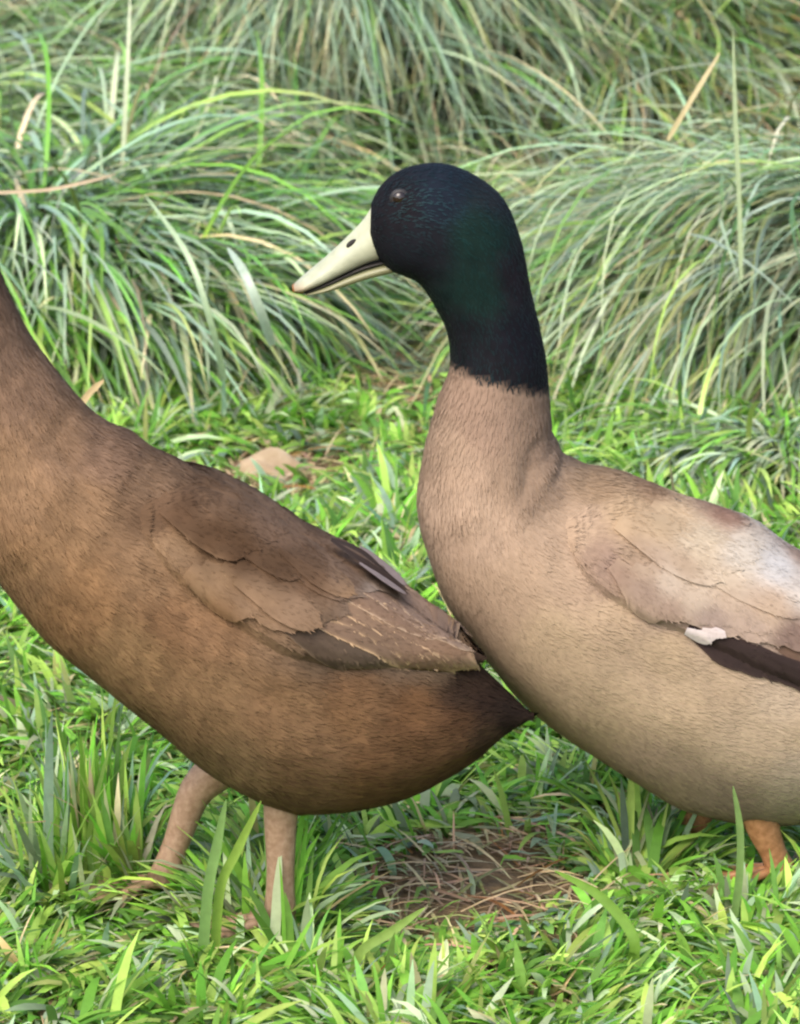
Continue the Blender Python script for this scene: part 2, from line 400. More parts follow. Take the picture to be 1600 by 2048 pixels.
        for i in range(nl):
            t_ = i / (nl - 1); t2 = t_ ** 0.85
            wprof = min(1, 0.45 + 1.1 * t2) * max(0.0, 1 - max(0, (t2 - round_) / (1 - round_)) ** 2.2) ** 0.5
            for j in range(nw):
                s = -1 + 2 * j / (nw - 1)
                q = base + ax * L * t2 + pr * (s * wpx * wprof + bend * math.sin(t2 * math.pi) * L)
                loc, nor = self.hit(q[0], q[1], self.bvh2)
                for _ in range(30):
                    if loc is not None or q[0] > self.xmax: break
                    q = q + np.array([-2.7, 5.3]); loc, nor = self.hit(q[0], q[1], self.bvh2)
                if loc is None:
                    if last is None: last = (M(q[0], q[1], self.y0 - .03), np.array([0, -1., 0.2]))
                    loc, nor = M(q[0], q[1], last[0][1] + 0.0006), last[1]
                else: last = (loc, nor)
                fl = 1 - np.clip((nor[2] - .55) / .35, 0, 1) * lie        # lie flat where the wing runs out on the back
                P[i, j] = loc + nor * ((off + tiplift * t2 + 0.0003 * (1 - s * s)) * fl + .0004)
                nq = nor + pr[0] * s * .12 * np.array([1., 0, 0]) - pr[1] * s * .12 * np.array([0, 0, 1.]); Nn[i, j] = nq / np.linalg.norm(nq)
                k = max(0, min(1, (t2 - .55) / .45))
                c = col * (1 - k) + tc_ * k
                if cmap: c0 = self.colour(self.near_px(P[i:i + 1, j]), None)[0]; c = c0 if tipcol is None else c0 * (1 - k) + tc_ * k; ed = c * cmap
                e = max(0, abs(s) - .72) / .28
                e = max(e, max(0, (t2 - .9) / .1))
                Cc[i, j] = c * (1 - .75 * e) + ed * .75 * e
        F = grid_faces(nl, nw)
        Cc = Cc * (1 + rng.normal(0, .04))
        # barbs standing a hair off the vane: soft edges and a soft tip
        m = int(L * wpx * dens); ti = (rng.random(m) ** .8) * (nl - 1.001); sj = rng.random(m) * (nw - 1.001)
        i0, j0 = ti.astype(int), sj.astype(int); fi, fj = (ti - i0)[:, None], (sj - j0)[:, None]
        bl = lambda A: (A[i0, j0] * (1 - fi) * (1 - fj) + A[i0 + 1, j0] * fi * (1 - fj) + A[i0, j0 + 1] * (1 - fi) * fj + A[i0 + 1, j0 + 1] * fi * fj)
        pos, cc = bl(P), bl(Cc)
        du = P[i0 + 1, j0] - P[i0, j0]; du /= np.linalg.norm(du, axis=1)[:, None] + 1e-9
        dv = P[i0, j0 + 1] - P[i0, j0]; dv /= np.linalg.norm(dv, axis=1)[:, None] + 1e-9
        ss = (-1 + 2 * sj / (nw - 1))
        dr = du + dv * (ss * .45 + rng.normal(0, .07, m))[:, None]; dr /= np.linalg.norm(dr, axis=1)[:, None]
        NN = bl(Nn); NN /= np.linalg.norm(NN, axis=1)[:, None]; sd = np.cross(NN, dr)
        ln = barb * rng.uniform(.5, 1.2, m)[:, None]; wd = .00042 * rng.uniform(.6, 1.2, m)[:, None]
        p1 = pos + dr * ln * .5 + NN * .0005; p2 = pos + dr * ln + NN * .0003
        BV = np.stack([pos - sd * wd, pos + sd * wd, p1 - sd * wd, p1 + sd * wd, p2 - sd * wd * .3, p2 + sd * wd * .3], 1).reshape(-1, 3)
        BF = (np.arange(m)[:, None, None] * 6 + np.array([[0, 1, 3, 2], [2, 3, 5, 4]])[None]).reshape(-1, 4) + nl * nw
        bc = np.repeat(cc * (1 + rng.normal(0, .06, (m, 1))), 6, 0)
        Q = np.vstack([P.reshape(-1, 3), BV]); F = np.vstack([F, BF]); CC = np.vstack([Cc.reshape(-1, 3), bc]); NV = np.vstack([Nn.reshape(-1, 3), np.repeat(NN, 6, 0)])
        for side in (0, 1):
            W = Q.copy(); N2 = NV.copy()
            if side: W[:, 1] = 2 * self.y0 - W[:, 1]; N2[:, 1] *= -1
            link(name, np_mesh(name, self.local(W), F if not side else F[:, ::-1], CC, N2), M_PLUME, self.pads[side])
    def row(self, name, b0, b1, t0, t1, n, w0, w1, c0, c1, off, **kw):
        order = range(n)
        for i in order:
            f = i / max(1, n - 1)
            jx = rng.normal(0, 3, 4)
            self.feather(name, np.array(b0) * (1 - f) + np.array(b1) * f + jx[:2], np.array(t0) * (1 - f) + np.array(t1) * f + jx[2:],
                         w0 * (1 - f) + w1 * f, np.array(c0) * (1 - f) + np.array(c1) * f, off=off * .75 + 0.0005 * f, **kw)
    def tail(self, n, base, tip, wpx, cols, spread=0.04, droop=0.0):
        for i in range(n):
            f = -1 + 2 * i / (n - 1)
            b = M(*base, self.y0) + np.array([0, f * spread * .45, -abs(f) * .004]); e = M(*tip, self.y0) + np.array([-abs(f) * .012, f * spread, -abs(f) * droop])
            ax = e - b; L = np.linalg.norm(ax); ax /= L
            sd = np.cross(ax, [0, 0, 1]); sd /= np.linalg.norm(sd); up = np.cross(sd, ax)
            nl, nw = 7, 5; P = np.zeros((nl, nw, 3)); UV = np.zeros((nl, nw, 2))
            for a_ in range(nl):
                t_ = a_ / (nl - 1)
                wd = wpx / 3200 * (0.6 + .4 * t_) * max(0.05, 1 - max(0, (t_ - .6) / .4) ** 2) ** .6
                for c_ in range(nw):
                    s = -1 + 2 * c_ / (nw - 1)
                    P[a_, c_] = b + ax * L * t_ + sd * s * wd + up * (-.0025 * s * s - abs(f) * .001 * i / n)
                    UV[a_, c_] = (s * wpx / 3200, t_ * L)
            c = np.array(cols[1] if abs(f) > .8 else cols[0])
            self.mesh('tail_feather', P.reshape(-1, 3), grid_faces(nl, nw), np.tile(c, (nl * nw, 1)), M_FEATHER, uv=UV.reshape(-1, 2))
    def leg(self, hip, ankle, foot, dy, r0, r1, fz=0.012, mat=None):
        """hip, ankle and foot are photo points read in the leg's own upright plane"""
        y = self.y0 + dy
        h, k, f = M(*hip, y), M(*ankle, y), M(*foot, y); f[2] = fz; mat = mat or M_LEG
        path = catmull([h, (h + k) / 2, k, k * .5 + f * .5, f], 14)
        rad = np.interp(np.linspace(0, 1, 14), [0, .3, .5, .56, .8, 1], [r0, r0 * .8, r1 * 1.25, r1 * 1.15, r1 * .95, r1 * 1.2])
        th = np.linspace(0, 2 * math.pi, 12, endpoint=False); Vv = []
        for i in range(14):
            d = path[min(i + 1, 13)] - path[max(i - 1, 0)]; d /= np.linalg.norm(d)
            e1 = np.cross(d, [0, 1, 0]); e1 /= np.linalg.norm(e1); e2 = np.cross(d, e1)
            Vv.append(path[i] + rad[i] * (np.cos(th)[:, None] * e1 + .85 * np.sin(th)[:, None] * e2))
        P, F, T = close_loft(np.array(Vv))
        lg = link('leg', py_mesh('leg', self.local(P), F, T, np.ones((len(P), 3)) * .3), mat, self.root)
        # webbed foot: three toes with claws, webs between, a short hind toe
        bm_V, bm_F = [], []
        def toe(a, L, r, rise=0.004):
            dirv = np.array([-math.cos(a), math.sin(a), 0]); sd = np.array([dirv[1], -dirv[0], 0])
            o = len(bm_V)
            for i in range(6):
                t_ = i / 5; c = f + dirv * L * t_ + np.array([0, 0, rise * math.sin(t_ * math.pi * 2.2) * .5 - .004 * t_])
                rr = r * (1 - .45 * t_) * (1.15 if i in (2, 4) else 1) * (.35 if i == 5 else 1)
                for k_ in range(6):
                    an = k_ / 6 * 2 * math.pi
                    bm_V.append(c + sd * rr * math.cos(an) + np.array([0, 0, rr * .8 * math.sin(an)]))
            for i in range(5):
                for k_ in range(6):
                    bm_F.append([o + i * 6 + k_, o + i * 6 + (k_ + 1) % 6, o + i * 6 + 6 + (k_ + 1) % 6, o + i * 6 + 6 + k_])
            return f + dirv * L * .88
        tips = [toe(-.5, .052, .0042), toe(0, .06, .0045), toe(.5, .052, .0042)]; toe(math.pi, .016, .003)
        for a_, b_ in ((0, 1), (1, 2)):
            o = len(bm_V)
            mid = (tips[a_] + tips[b_]) / 2 * .86 + f * .14
            bm_V += [f + np.array([0, 0, .001]), tips[a_] - [0, 0, .003], mid - np.array([0, 0, .0035]), tips[b_] - [0, 0, .003]]
            bm_F.append([o, o + 1, o + 2, o + 3])
        me = bpy.data.meshes.new('foot'); me.from_pydata([tuple(self.local(v)) for v in bm_V], [], bm_F); me.update()
        me.polygons.foreach_set('use_smooth', np.ones(len(me.polygons), bool))
        link('foot', me, mat, lg)
        return lg
    def bill(self, upper, lower, cu, cl, nail_px, nostril_px):
        V = loft(upper, self.y0, 26, 20, .3); P, F, T = close_loft(V)
        ub = link('upper_bill', py_mesh('upper_bill', self.local(P), F, T, cu(pix(P))), M_BILL, self.root)
        V = loft(lower, self.y0, 18, 14, 0); P, F, T = close_loft(V)
        link('lower_bill', py_mesh('lower_bill', self.local(P), F, T, cl(pix(P))), M_BILL, self.root)
        gap = [(l[1], (u[0][0], u[0][1]), l[2] * .93) for u, l in zip([upper[0], upper[2], upper[3], upper[4], upper[6]], lower)]
        V = loft(gap, self.y0, 14, 10, 0); P, F, T = close_loft(V)
        link('mouth_line', py_mesh('mouth_line', self.local(P), F, T, np.ones((len(P), 3)) * .02), M_DARK, ub)
        V = loft(nail_px, self.y0, 8, 12, 0); P, F, T = close_loft(V)
        link('nail', py_mesh('nail', self.local(P), F, T, np.tile(lin(150, 95, 50), (len(P), 1))), M_BILL, ub)
        Pu = ub.data
        bv = BVHTree.FromPolygons([Vector(np.array(v.co) + self.base) for v in Pu.vertices], [tuple(f.vertices) for f in Pu.polygons])
        loc, nor = self.hit(*nostril_px, bv)
        if loc is not None:
            for side in (0, 1):
                c = loc.copy(); nn = nor.copy()
                if side: c[1] = 2 * self.y0 - c[1]; nn[1] = -nn[1]
                self.ellipsoid('nostril', c, (.0040, .0009, .0020), M_DARK, ub, R(38))
    def ellipsoid(self, name, c, r, mat, parent=None, rot=0.0, nu=10, nv=14):
        th = np.linspace(0, math.pi, nu); ph = np.linspace(0, 2 * math.pi, nv, endpoint=False)
        X = r[0] * np.sin(th)[:, None] * np.cos(ph); Z = r[2] * np.sin(th)[:, None] * np.sin(ph); Y = r[1] * np.cos(th)[:, None] * np.ones(nv)
        ca, sa = math.cos(rot), math.sin(rot)
        P = np.stack([X * ca - Z * sa, Y, X * sa + Z * ca], -1).reshape(-1, 3) + c
        return self.mesh(name, P, grid_faces(nu, nv, True), np.ones((len(P), 3)) * .1, mat, parent)
    def eyes(self, px):
        loc, nor = self.hit(*px)
        for side in (0, 1):
            c = loc - nor * .0012
            if side: c = c.copy(); c[1] = 2 * self.y0 - c[1]
            e = self.ellipsoid('eye', c, (.0048, .0036, .0046), M_EYE)
            lid = self.ellipsoid('eyelid', c, (.0064, .0020, .0058), M_LID, e, R(12))

# ---- the drake
K = lambda *a: lin(*a)
DR = [(980, 830, K(160, 130, 108)), (880, 900, K(176, 146, 120)), (1070, 880, K(150, 122, 100)), (1060, 960, K(148, 121, 98)), (860, 1050, K(182, 152, 126)), (960, 1060, K(180, 150, 124)),
      (1000, 1180, K(180, 150, 122)), (900, 1180, K(178, 148, 120)), (1100, 1280, K(184, 156, 124)), (1200, 1400, K(186, 158, 126)), (1350, 1420, K(188, 160, 128)),
      (1300, 1550, K(178, 150, 124)), (1500, 1480, K(189, 162, 132)), (1590, 1560, K(188, 164, 138)), (1600, 1460, K(190, 163, 132)), (1450, 1630, K(165, 140, 118)), (1700, 1500, K(170, 150, 130)), (1800, 1450, K(110, 84, 64)),
      (1200, 960, K(158, 128, 98)), (1300, 960, K(150, 118, 90)), (1450, 1010, K(160, 120, 98)), (1600, 1100, K(165, 135, 115)), (1250, 1040, K(182, 152, 118)), (1200, 1120, K(150, 122, 104)),
      (1400, 1100, K(196, 172, 142)), (1750, 1200, K(120, 95, 75)), (1850, 1330, K(70, 55, 45)), (1930, 1420, K(60, 48, 40)),
      (1150, 1060, K(178, 148, 120)), (1250, 1030, K(184, 152, 116)), (1330, 1045, K(190, 160, 124)), (1400, 1085, K(206, 183, 152)), (1480, 1110, K(206, 188, 166)), (1560, 1130, K(212, 200, 188)), (1610, 1180, K(206, 188, 170)), (1450, 1165, K(206, 182, 154)), (1540, 1215, K(192, 162, 134)),
      (1180, 1110, K(154, 125, 103)), (1230, 1150, K(148, 120, 100)), (1290, 1185, K(152, 126, 107)), (1340, 1160, K(186, 164, 142)), (1400, 1195, K(190, 166, 142)), (1335, 1228, K(152, 126, 107)), (1420, 1235, K(158, 134, 118)), (1250, 1100, K(162, 134, 108)), (1300, 1130, K(168, 142, 118)), (1370, 1128, K(168, 142, 116)), (1450, 1185, K(176, 150, 126)), (1500, 1255, K(172, 146, 126)), (1590, 1275, K(132, 106, 92)),
      (1130, 1140, K(182, 152, 124)), (1220, 1230, K(184, 155, 124)), (1330, 1290, K(184, 156, 124)), (1440, 1350, K(186, 158, 128)), (1560, 1400, K(190, 164, 136)), (1700, 1260, K(170, 142, 120)), (1800, 1330, K(120, 96, 78))]
HEAD_LINE = np.array([[880, 715], [910, 738], [960, 762], [1010, 776], [1060, 786], [1110, 786]])
def drake_colour(px, P):
    c = rbf(px, DR) * np.array([.76, .80, .83])
    c *= (1 + .10 * (noise2(px[:, 0] / 26, px[:, 1] / 26, 3) - .5) + .12 * (noise2(px[:, 0] / 90, px[:, 1] / 90, 4) - .5))[:, None]
    ln = np.interp(px[:, 0], HEAD_LINE[:, 0], HEAD_LINE[:, 1]) + (noise2(px[:, 0] / 12, px[:, 1] / 30, 8) - .5) * 6
    h = np.clip((ln - px[:, 1]) / 12 + .5, 0, 1)[:, None]
    hd = rbf(px, [(800, 420, (.008, .0075, .011)), (880, 400, (.008, .013, .024)), (850, 490, (.010, .011, .017)), (950, 470, (.007, .022, .020)), (960, 580, (.007, .021, .019)), (1000, 380, (.011, .014, .019)), (1040, 680, (.009, .009, .015)), (930, 680, (.008, .009, .013)), (1040, 560, (.013, .011, .017)), (1000, 770, (.009, .009, .013))])  # blue and green patches paint the head's iridescent sheen into its base colour
    hd = hd * np.array([.75, .72, .66]) * (0.8 + .5 * noise2(px[:, 0] / 14, px[:, 1] / 14, 9))[:, None]
    return hd * h + c * (1 - h)
drake_secs = [((1925, 1448), (1945, 1398), .012), ((1860, 1545), (1862, 1292), .040), ((1750, 1612), (1772, 1216), .064), ((1620, 1648), (1662, 1132), .080),
              ((1480, 1648), (1542, 1060), .088), ((1340, 1606), (1424, 1001), .090), ((1195, 1522), (1312, 958), .088), ((1055, 1425), (1222, 934), .083),
              ((940, 1310), (1166, 920), .075), ((868, 1195), (1124, 898), .066), ((836, 1085), (1113, 870), .057), ((828, 985), (1106, 836), .050), ((844, 890), (1102, 802), .043),
              ((874, 800), (1099, 775), .038), ((899, 738), (1092, 718), .0345), ((895, 668), (1078, 648), .0318), ((870, 612), (1060, 572), .031), ((836, 566), (1044, 482), .0325),
              ((802, 552), (1010, 396), .034), ((783, 546), (942, 344), .0345), ((769, 532), (872, 326), .032), ((756, 512), (802, 342), .027), ((746, 490), (763, 372), .021), ((740, 470), (742, 408), .012)]
drake = Bird('drake', 0.0, drake_secs, drake_colour, (1470, 1750))
tag(drake.root, 'drake with glossy black-green head, pale bill and buff body, standing behind the brown duck', 'duck', 'ducks walking on the grass')
hl = lambda px: np.interp(px[:, 0], HEAD_LINE[:, 0], HEAD_LINE[:, 1])
drake.wing_pad([(1120, 1035), (1230, 985), (1350, 1010), (1480, 1060), (1620, 1130), (1760, 1220), (1880, 1320)],
               [(1135, 1085), (1180, 1170), (1290, 1240), (1400, 1285), (1540, 1350), (1700, 1400), (1885, 1350)], .006)
drake.coat(90000, .0065, .0006, lambda p: p[:, 1] > hl(p) + 5, M_PLUME, 'plumage', .0006, (.018, .016), .05)
drake.coat(40000, .0042, .00040, lambda p: p[:, 1] <= hl(p) + 3, M_HEAD, 'head_plumage', .0004, (.010, .010), .06, jit=.2)
cream, taupe, tan_, dark, white = lin(214, 192, 166), lin(158, 134, 118), lin(188, 158, 124), lin(74, 56, 48), lin(232, 226, 220)
# flight feathers, speculum and its white edge
drake.row('flight_feather', (1560, 1290), (1760, 1330), (1760, 1385), (1960, 1375), 5, 24, 20, lin(100, 78, 64), lin(90, 70, 58), .0008)
drake.row('speculum_feather', (1378, 1256), (1540, 1312), (1500, 1338), (1690, 1396), 6, 26, 22, lin(50, 38, 35), lin(48, 37, 34), .0016, tipcol=lin(44, 34, 31), edge=lin(62, 48, 43), dens=.004)
drake.row('white_covert', (1372, 1262), (1402, 1258), (1428, 1276), (1456, 1268), 4, 8, 8, lin(194, 182, 177), lin(186, 172, 166), .0052, dens=.02, barb=.0016, nl=8)
drake.row('covert_feather', (1330, 1170), (1620, 1210), (1440, 1258), (1760, 1335), 8, 32, 30, taupe, taupe, .0034, cmap=1.12)
drake.row('covert_feather', (1230, 1130), (1440, 1140), (1330, 1232), (1580, 1272), 7, 32, 30, taupe, taupe, .0038, cmap=1.08)
drake.row('shoulder_feather', (1420, 1120), (1520, 1060), (1770, 1310), (1840, 1260), 4, 38, 34, taupe, taupe, .0044, cmap=1.1, tiplift=.0014)
drake.row('shoulder_feather', (1330, 1080), (1430, 1015), (1610, 1232), (1700, 1160), 4, 38, 34, cream, cream, .0052, cmap=1.1, tiplift=.0016)
drake.row('shoulder_feather', (1240, 1045), (1330, 990), (1440, 1168), (1560, 1090), 4, 38, 34, cream, cream, .0056, cmap=1.06, tiplift=.0014)
drake.tail(9, (1880, 1370), (2010, 1395), 30, (lin(70, 54, 45), lin(140, 115, 92)), .05, .012)
bp_ = lin(172, 176, 148)
def bill_col(px):
    c = np.tile(bp_, (len(px), 1))
    n_ = noise2(px[:, 0] / 18, px[:, 1] / 18, 4)
    c *= (0.78 + .30 * n_ + .16 * noise2(px[:, 0] / 5, px[:, 1] / 5, 6))[:, None]
    k = np.clip((640 - px[:, 0]) / 60, 0, 1)[:, None] * np.clip((px[:, 1] - 560) / 18, 0, 1)[:, None]
    return c * (1 - .6 * k) + lin(150, 92, 60) * .6 * k
UB = [((782, 514), (752, 396), .0118), ((752, 520), (733, 430), .0110), ((728, 528), (714, 453), .0100), ((700, 541), (689, 478), .0093), ((664, 558), (654, 511), .0093), ((632, 572), (624, 536), .0099),
      ((606, 581), (601, 556), .0092), ((590, 582), (587, 569), .0055)]
LB = [((788, 544), (784, 517), .0105), ((735, 557), (732, 533), .0096), ((690, 572), (688, 550), .0090), ((650, 583), (648, 569), .0090), ((612, 588), (610, 584), .0066)]
drake.bill(UB, LB,
           bill_col, lambda px: np.tile(lin(128, 128, 92), (len(px), 1)),
           [((612, 586), (610, 560), .0035), ((600, 587), (597, 562), .0038), ((586, 585), (584, 570), .0022)], (703, 487))
drake.eyes((798, 394))
drake.leg((1500, 1560), (1528, 1660), (1562, 1790), -.042, .015, .0085, mat=M_LEG2)
drake.leg((1400, 1570), (1390, 1650), (1382, 1752), .03, .014, .008, mat=M_LEG2)

# ---- the brown duck
FE = [(40, 760, K(134, 104, 83)), (0, 700, K(124, 97, 79)), (100, 880, K(140, 108, 83)), (20, 950, K(146, 113, 85)), (200, 900, K(128, 99, 79)), (150, 1010, K(136, 104, 76)), (60, 1120, K(142, 108, 78)), (150, 1200, K(140, 104, 72)),
      (300, 960, K(124, 96, 74)), (420, 1010, K(112, 84, 62)), (550, 1060, K(118, 90, 70)), (300, 1150, K(134, 102, 74)), (420, 1240, K(132, 98, 70)), (250, 1300, K(140, 108, 76)), (400, 1400, K(136, 104, 74)), (330, 1230, K(128, 94, 66)),
      (550, 1420, K(128, 96, 68)), (700, 1400, K(122, 88, 60)), (820, 1420, K(110, 76, 49)), (900, 1440, K(92, 62, 40)), (880, 1500, K(104, 72, 47)), (960, 1400, K(56, 38, 28)), (600, 1540, K(124, 92, 66)), (750, 1560, K(116, 82, 55)), (450, 1540, K(138, 108, 78)),
      (700, 1150, K(122, 96, 78)), (860, 1260, K(110, 84, 64)), (-150, 400, K(96, 74, 60)), (-100, 600, K(104, 80, 66)), (-60, 1000, K(140, 106, 78)),
      (310, 1025, K(104, 77, 56)), (360, 1035, K(92, 66, 46)), (420, 1065, K(86, 61, 41)), (480, 1100, K(82, 58, 39)), (550, 1130, K(86, 62, 43)), (620, 1160, K(100, 74, 54)), (760, 1175, K(150, 128, 112)), (330, 1090, K(136, 106, 79)), (420, 1160, K(134, 104, 77)), (520, 1200, K(136, 106, 81)),
      (600, 1235, K(142, 112, 88)), (640, 1280, K(84, 67, 52)), (720, 1265, K(112, 90, 74)), (800, 1290, K(122, 99, 80)), (880, 1310, K(140, 112, 86)), (920, 1365, K(60, 42, 30)), (1000, 1400, K(46, 33, 25)), (1045, 1430, K(44, 31, 24)), (960, 1480, K(80, 57, 40)), (935, 1345, K(62, 44, 32)), (980, 1385, K(46, 32, 24)), (1020, 1410, K(44, 31, 24)), (905, 1395, K(64, 45, 32)), (1010, 1450, K(48, 34, 26))]
def duck_colour(px, P):
    c = rbf(px, FE) * np.array([.78, .815, .80])
    c *= (1 + .34 * (noise2(px[:, 0] / 22, px[:, 1] / 18, 13) - .5) + .16 * (noise2(px[:, 0] / 95, px[:, 1] / 80, 14) - .5))[:, None]
    return c
duck_secs = [((1052, 1440), (1050, 1420), .006), ((1005, 1468), (1005, 1378), .018), ((935, 1520), (940, 1322), .040), ((830, 1588), (862, 1236), .062), ((700, 1622), (762, 1155), .076), ((560, 1616), (652, 1083), .084),
             ((430, 1556), (552, 1020), .086), ((310, 1460), (452, 963), .084), ((180, 1372), (362, 918), .078), ((70, 1275), (282, 880), .070), ((-15, 1165), (212, 838), .062),
             ((-75, 1045), (152, 786), .053), ((-105, 925), (102, 727), .045), ((-125, 805), (57, 667), .039), ((-145, 700), (24, 605), .034), ((-170, 610), (0, 545), .031),
             ((-195, 540), (-20, 470), .030), ((-225, 490), (-45, 395), .0315), ((-258, 468), (-85, 318), .033), ((-285, 456), (-150, 272), .033), ((-303, 438), (-215, 262), .030), ((-318, 418), (-272, 285), .025), ((-328, 392), (-312, 318), .018), ((-334, 378), (-332, 344), .011)]
duck = Bird('brown_duck', -0.10, duck_secs, duck_colour, (480, 1790))
tag(duck.root, 'plain brown khaki duck walking left in front of the dark-headed drake', 'duck', 'ducks walking on the grass')
duck.wing_pad([(270, 1010), (380, 960), (480, 990), (590, 1050), (700, 1125), (810, 1210), (935, 1318)],
              [(280, 1060), (350, 1160), (450, 1240), (560, 1310), (680, 1338), (800, 1335), (945, 1340)], .009)
duck.coat(100000, .0085, .0006, lambda p: np.ones(len(p), bool), M_PLUME, 'plumage', .0008, (.017, .014), .14)
br, brd, fr, dk = lin(124, 96, 74), lin(100, 74, 54), lin(168, 136, 104), lin(62, 48, 40)
duck.row('flight_feather', (600, 1290), (720, 1300), (830, 1330), (950, 1330), 4, 20, 18, lin(120, 100, 84), lin(96, 76, 60), .0008, edge=fr)
duck.row('speculum_feather', (540, 1240), (640, 1225), (690, 1332), (800, 1322), 7, 14, 14, lin(76, 62, 50), lin(76, 64, 52), .0016, edge=lin(128, 106, 86), dens=.004)
duck.row('long_wing_feather', (640, 1250), (690, 1190), (890, 1340), (950, 1326), 4, 24, 26, lin(112, 90, 72), lin(126, 100, 78), .0032, edge=lin(206, 172, 130), tipcol=lin(132, 102, 76))
duck.row('long_wing_feather', (660, 1180), (740, 1150), (880, 1282), (935, 1306), 3, 22, 20, lin(126, 100, 80), lin(140, 116, 98), .0042, edge=lin(200, 170, 136))
duck.row('covert_feather', (470, 1190), (580, 1160), (600, 1262), (690, 1236), 5, 27, 26, br, br, .0040, cmap=1.16)
duck.row('covert_feather', (380, 1140), (500, 1130), (500, 1232), (620, 1204), 5, 30, 28, br, br, .0044, cmap=1.1)
duck.row('shoulder_feather', (520, 1080), (600, 1060), (690, 1202), (790, 1185), 4, 28, 26, brd, brd, .0060, cmap=1.14, tiplift=.0016)
duck.row('shoulder_feather', (430, 1040), (520, 1010), (590, 1164), (690, 1120), 4, 30, 28, brd, brd, .0064, cmap=1.1, tiplift=.0016)
duck.row('shoulder_feather', (330, 1015), (420, 975), (480, 1122), (580, 1070), 4, 32, 30, brd, brd, .0066, cmap=1.08, tiplift=.0016)
duck.feather('shoulder_feather', (560, 1100), (706, 1196), 30, br, tipcol=lin(128, 101, 74), off=.0076, cmap=1.12)
duck.feather('covert_feather', (470, 1160), (634, 1258), 32, br, tipcol=lin(128, 102, 78), off=.0058, cmap=1.1)
duck.feather('back_feather', (650, 1100), (800, 1200), 7, lin(56, 43, 36), off=.0070, edge=lin(90, 70, 56), lie=False, dens=.003)
duck.feather('back_feather', (705, 1146), (798, 1210), 5, lin(136, 122, 117), off=.0074, edge=lin(120, 100, 88), lie=False, dens=.003)
duck.tail(8, (930, 1388), (1074, 1426), 13, (lin(40, 29, 23), lin(44, 32, 25)), .010, .003)
tanb = lin(120, 108, 78)
def o_(pts, dx, dy): return [((a[0] + dx, a[1] + dy), (b[0] + dx, b[1] + dy), c) for a, b, c in pts]
duck.bill(o_(UB, -1072, -90), o_(LB, -1072, -90),
          lambda px: np.tile(tanb, (len(px), 1)), lambda px: np.tile(tanb, (len(px), 1)), o_([((612, 586), (610, 560), .0035), ((600, 587), (597, 562), .0038), ((586, 585), (584, 570), .0022)], -1072, -90), (-369, 397))
duck.eyes((-272, 318))
duck.leg((590, 1520), (562, 1620), (560, 1815), -.030, .016, .0088)
duck.leg((470, 1500), (388, 1590), (322, 1712), .03, .016, .0085, .014)

# ------------------------------------------------------------------ grass
def blades(root, az, el, L, wd, col, droop, K_=6, twist=None, tipcol=None, floor=0.006, fold=0.25, curl=None, top=None, flat=False):
    """ribbons that leave the root at (az, el), sag under their weight and lie down on what is below"""
    n = len(root); d = np.stack([np.cos(el) * np.cos(az), np.cos(el) * np.sin(az), np.sin(el)], -1)
    p = root.copy(); st = (L / K_)[:, None]; C = [p.copy()]; D = [d.copy()]
    curl = np.zeros(n) if curl is None else curl
    for k in range(K_):
        d = d + np.array([0, 0, -1.0]) * (droop * (0.4 + 0.6 * k / K_))[:, None] + np.stack([-np.sin(az), np.cos(az), np.zeros(n)], -1) * curl[:, None]
        d /= np.linalg.norm(d, axis=1)[:, None]
        p = p + d * st
        gz = (top or ground_z)(p[:, 0], p[:, 1]) + floor
        low = p[:, 2] < gz
        p[low, 2] = gz[low] + 0.002 * rng.random(low.sum()); d[low, 2] = np.maximum(d[low, 2], -0.05)
        C.append(p.copy()); D.append(d.copy())
    C = np.stack(C, 1); D = np.stack(D, 1)
    up = np.array([0, 0, 1.0])
    sd = np.cross(D, up); nn = np.linalg.norm(sd, axis=2, keepdims=True); sd = np.where(nn > .05, sd / np.maximum(nn, 1e-6), np.stack([-np.sin(az), np.cos(az), 0 * az], -1)[:, None])
    nr = np.cross(sd, D)
    tw = (rng.normal(0, .3, n) if twist is None else twist)[:, None] * np.linspace(.4, 1.3, K_ + 1)[None]
    s2 = sd * np.cos(tw)[..., None] + nr * np.sin(tw)[..., None]; n2 = np.cross(s2, D)
    prof = np.interp(np.linspace(0, 1, K_ + 1), [0, .2, .6, .85, 1], [.7, 1, .9, .5, .06])
    ww = wd[:, None] * prof[None]
    Va = C - s2 * ww[..., None] + n2 * (ww * fold)[..., None]; Vc = C + s2 * ww[..., None] + n2 * (ww * fold)[..., None]
    VV = np.stack([Va, Vc] if flat else [Va, C, Vc], 2); rw = 2 if flat else 3
    base = np.arange(n)[:, None, None, None] * (rw * (K_ + 1)); q = np.arange(K_)[None, :, None, None] * rw
    f = np.array([[0, 1, 3, 2]] if flat else [[0, 1, 4, 3], [1, 2, 5, 4]])[None, None]
    FF = (base + q + f).reshape(-1, 4)
    cc = np.repeat(col[:, None], K_ + 1, 1)
    if tipcol is not None:
        k = np.clip((np.linspace(0, 1, K_ + 1) - .55) / .45, 0, 1)[None, :, None]
        cc = cc * (1 - k) + tipcol[:, None] * k
    cc = np.repeat(cc[:, :, None], rw, 2)
    return VV.reshape(-1, 3), FF, cc.reshape(-1, 3)
PAL = {'vivid': (.15, .34, .04), 'green': (.12, .25, .05), 'blue': (.24, .34, .22), 'pale': (.36, .44, .25), 'olive': (.23, .25, .08), 'straw': (.50, .42, .23), 'tan': (.42, .28, .16), 'lime': (.30, .45, .09), 'rust': (.26, .12, .03)}
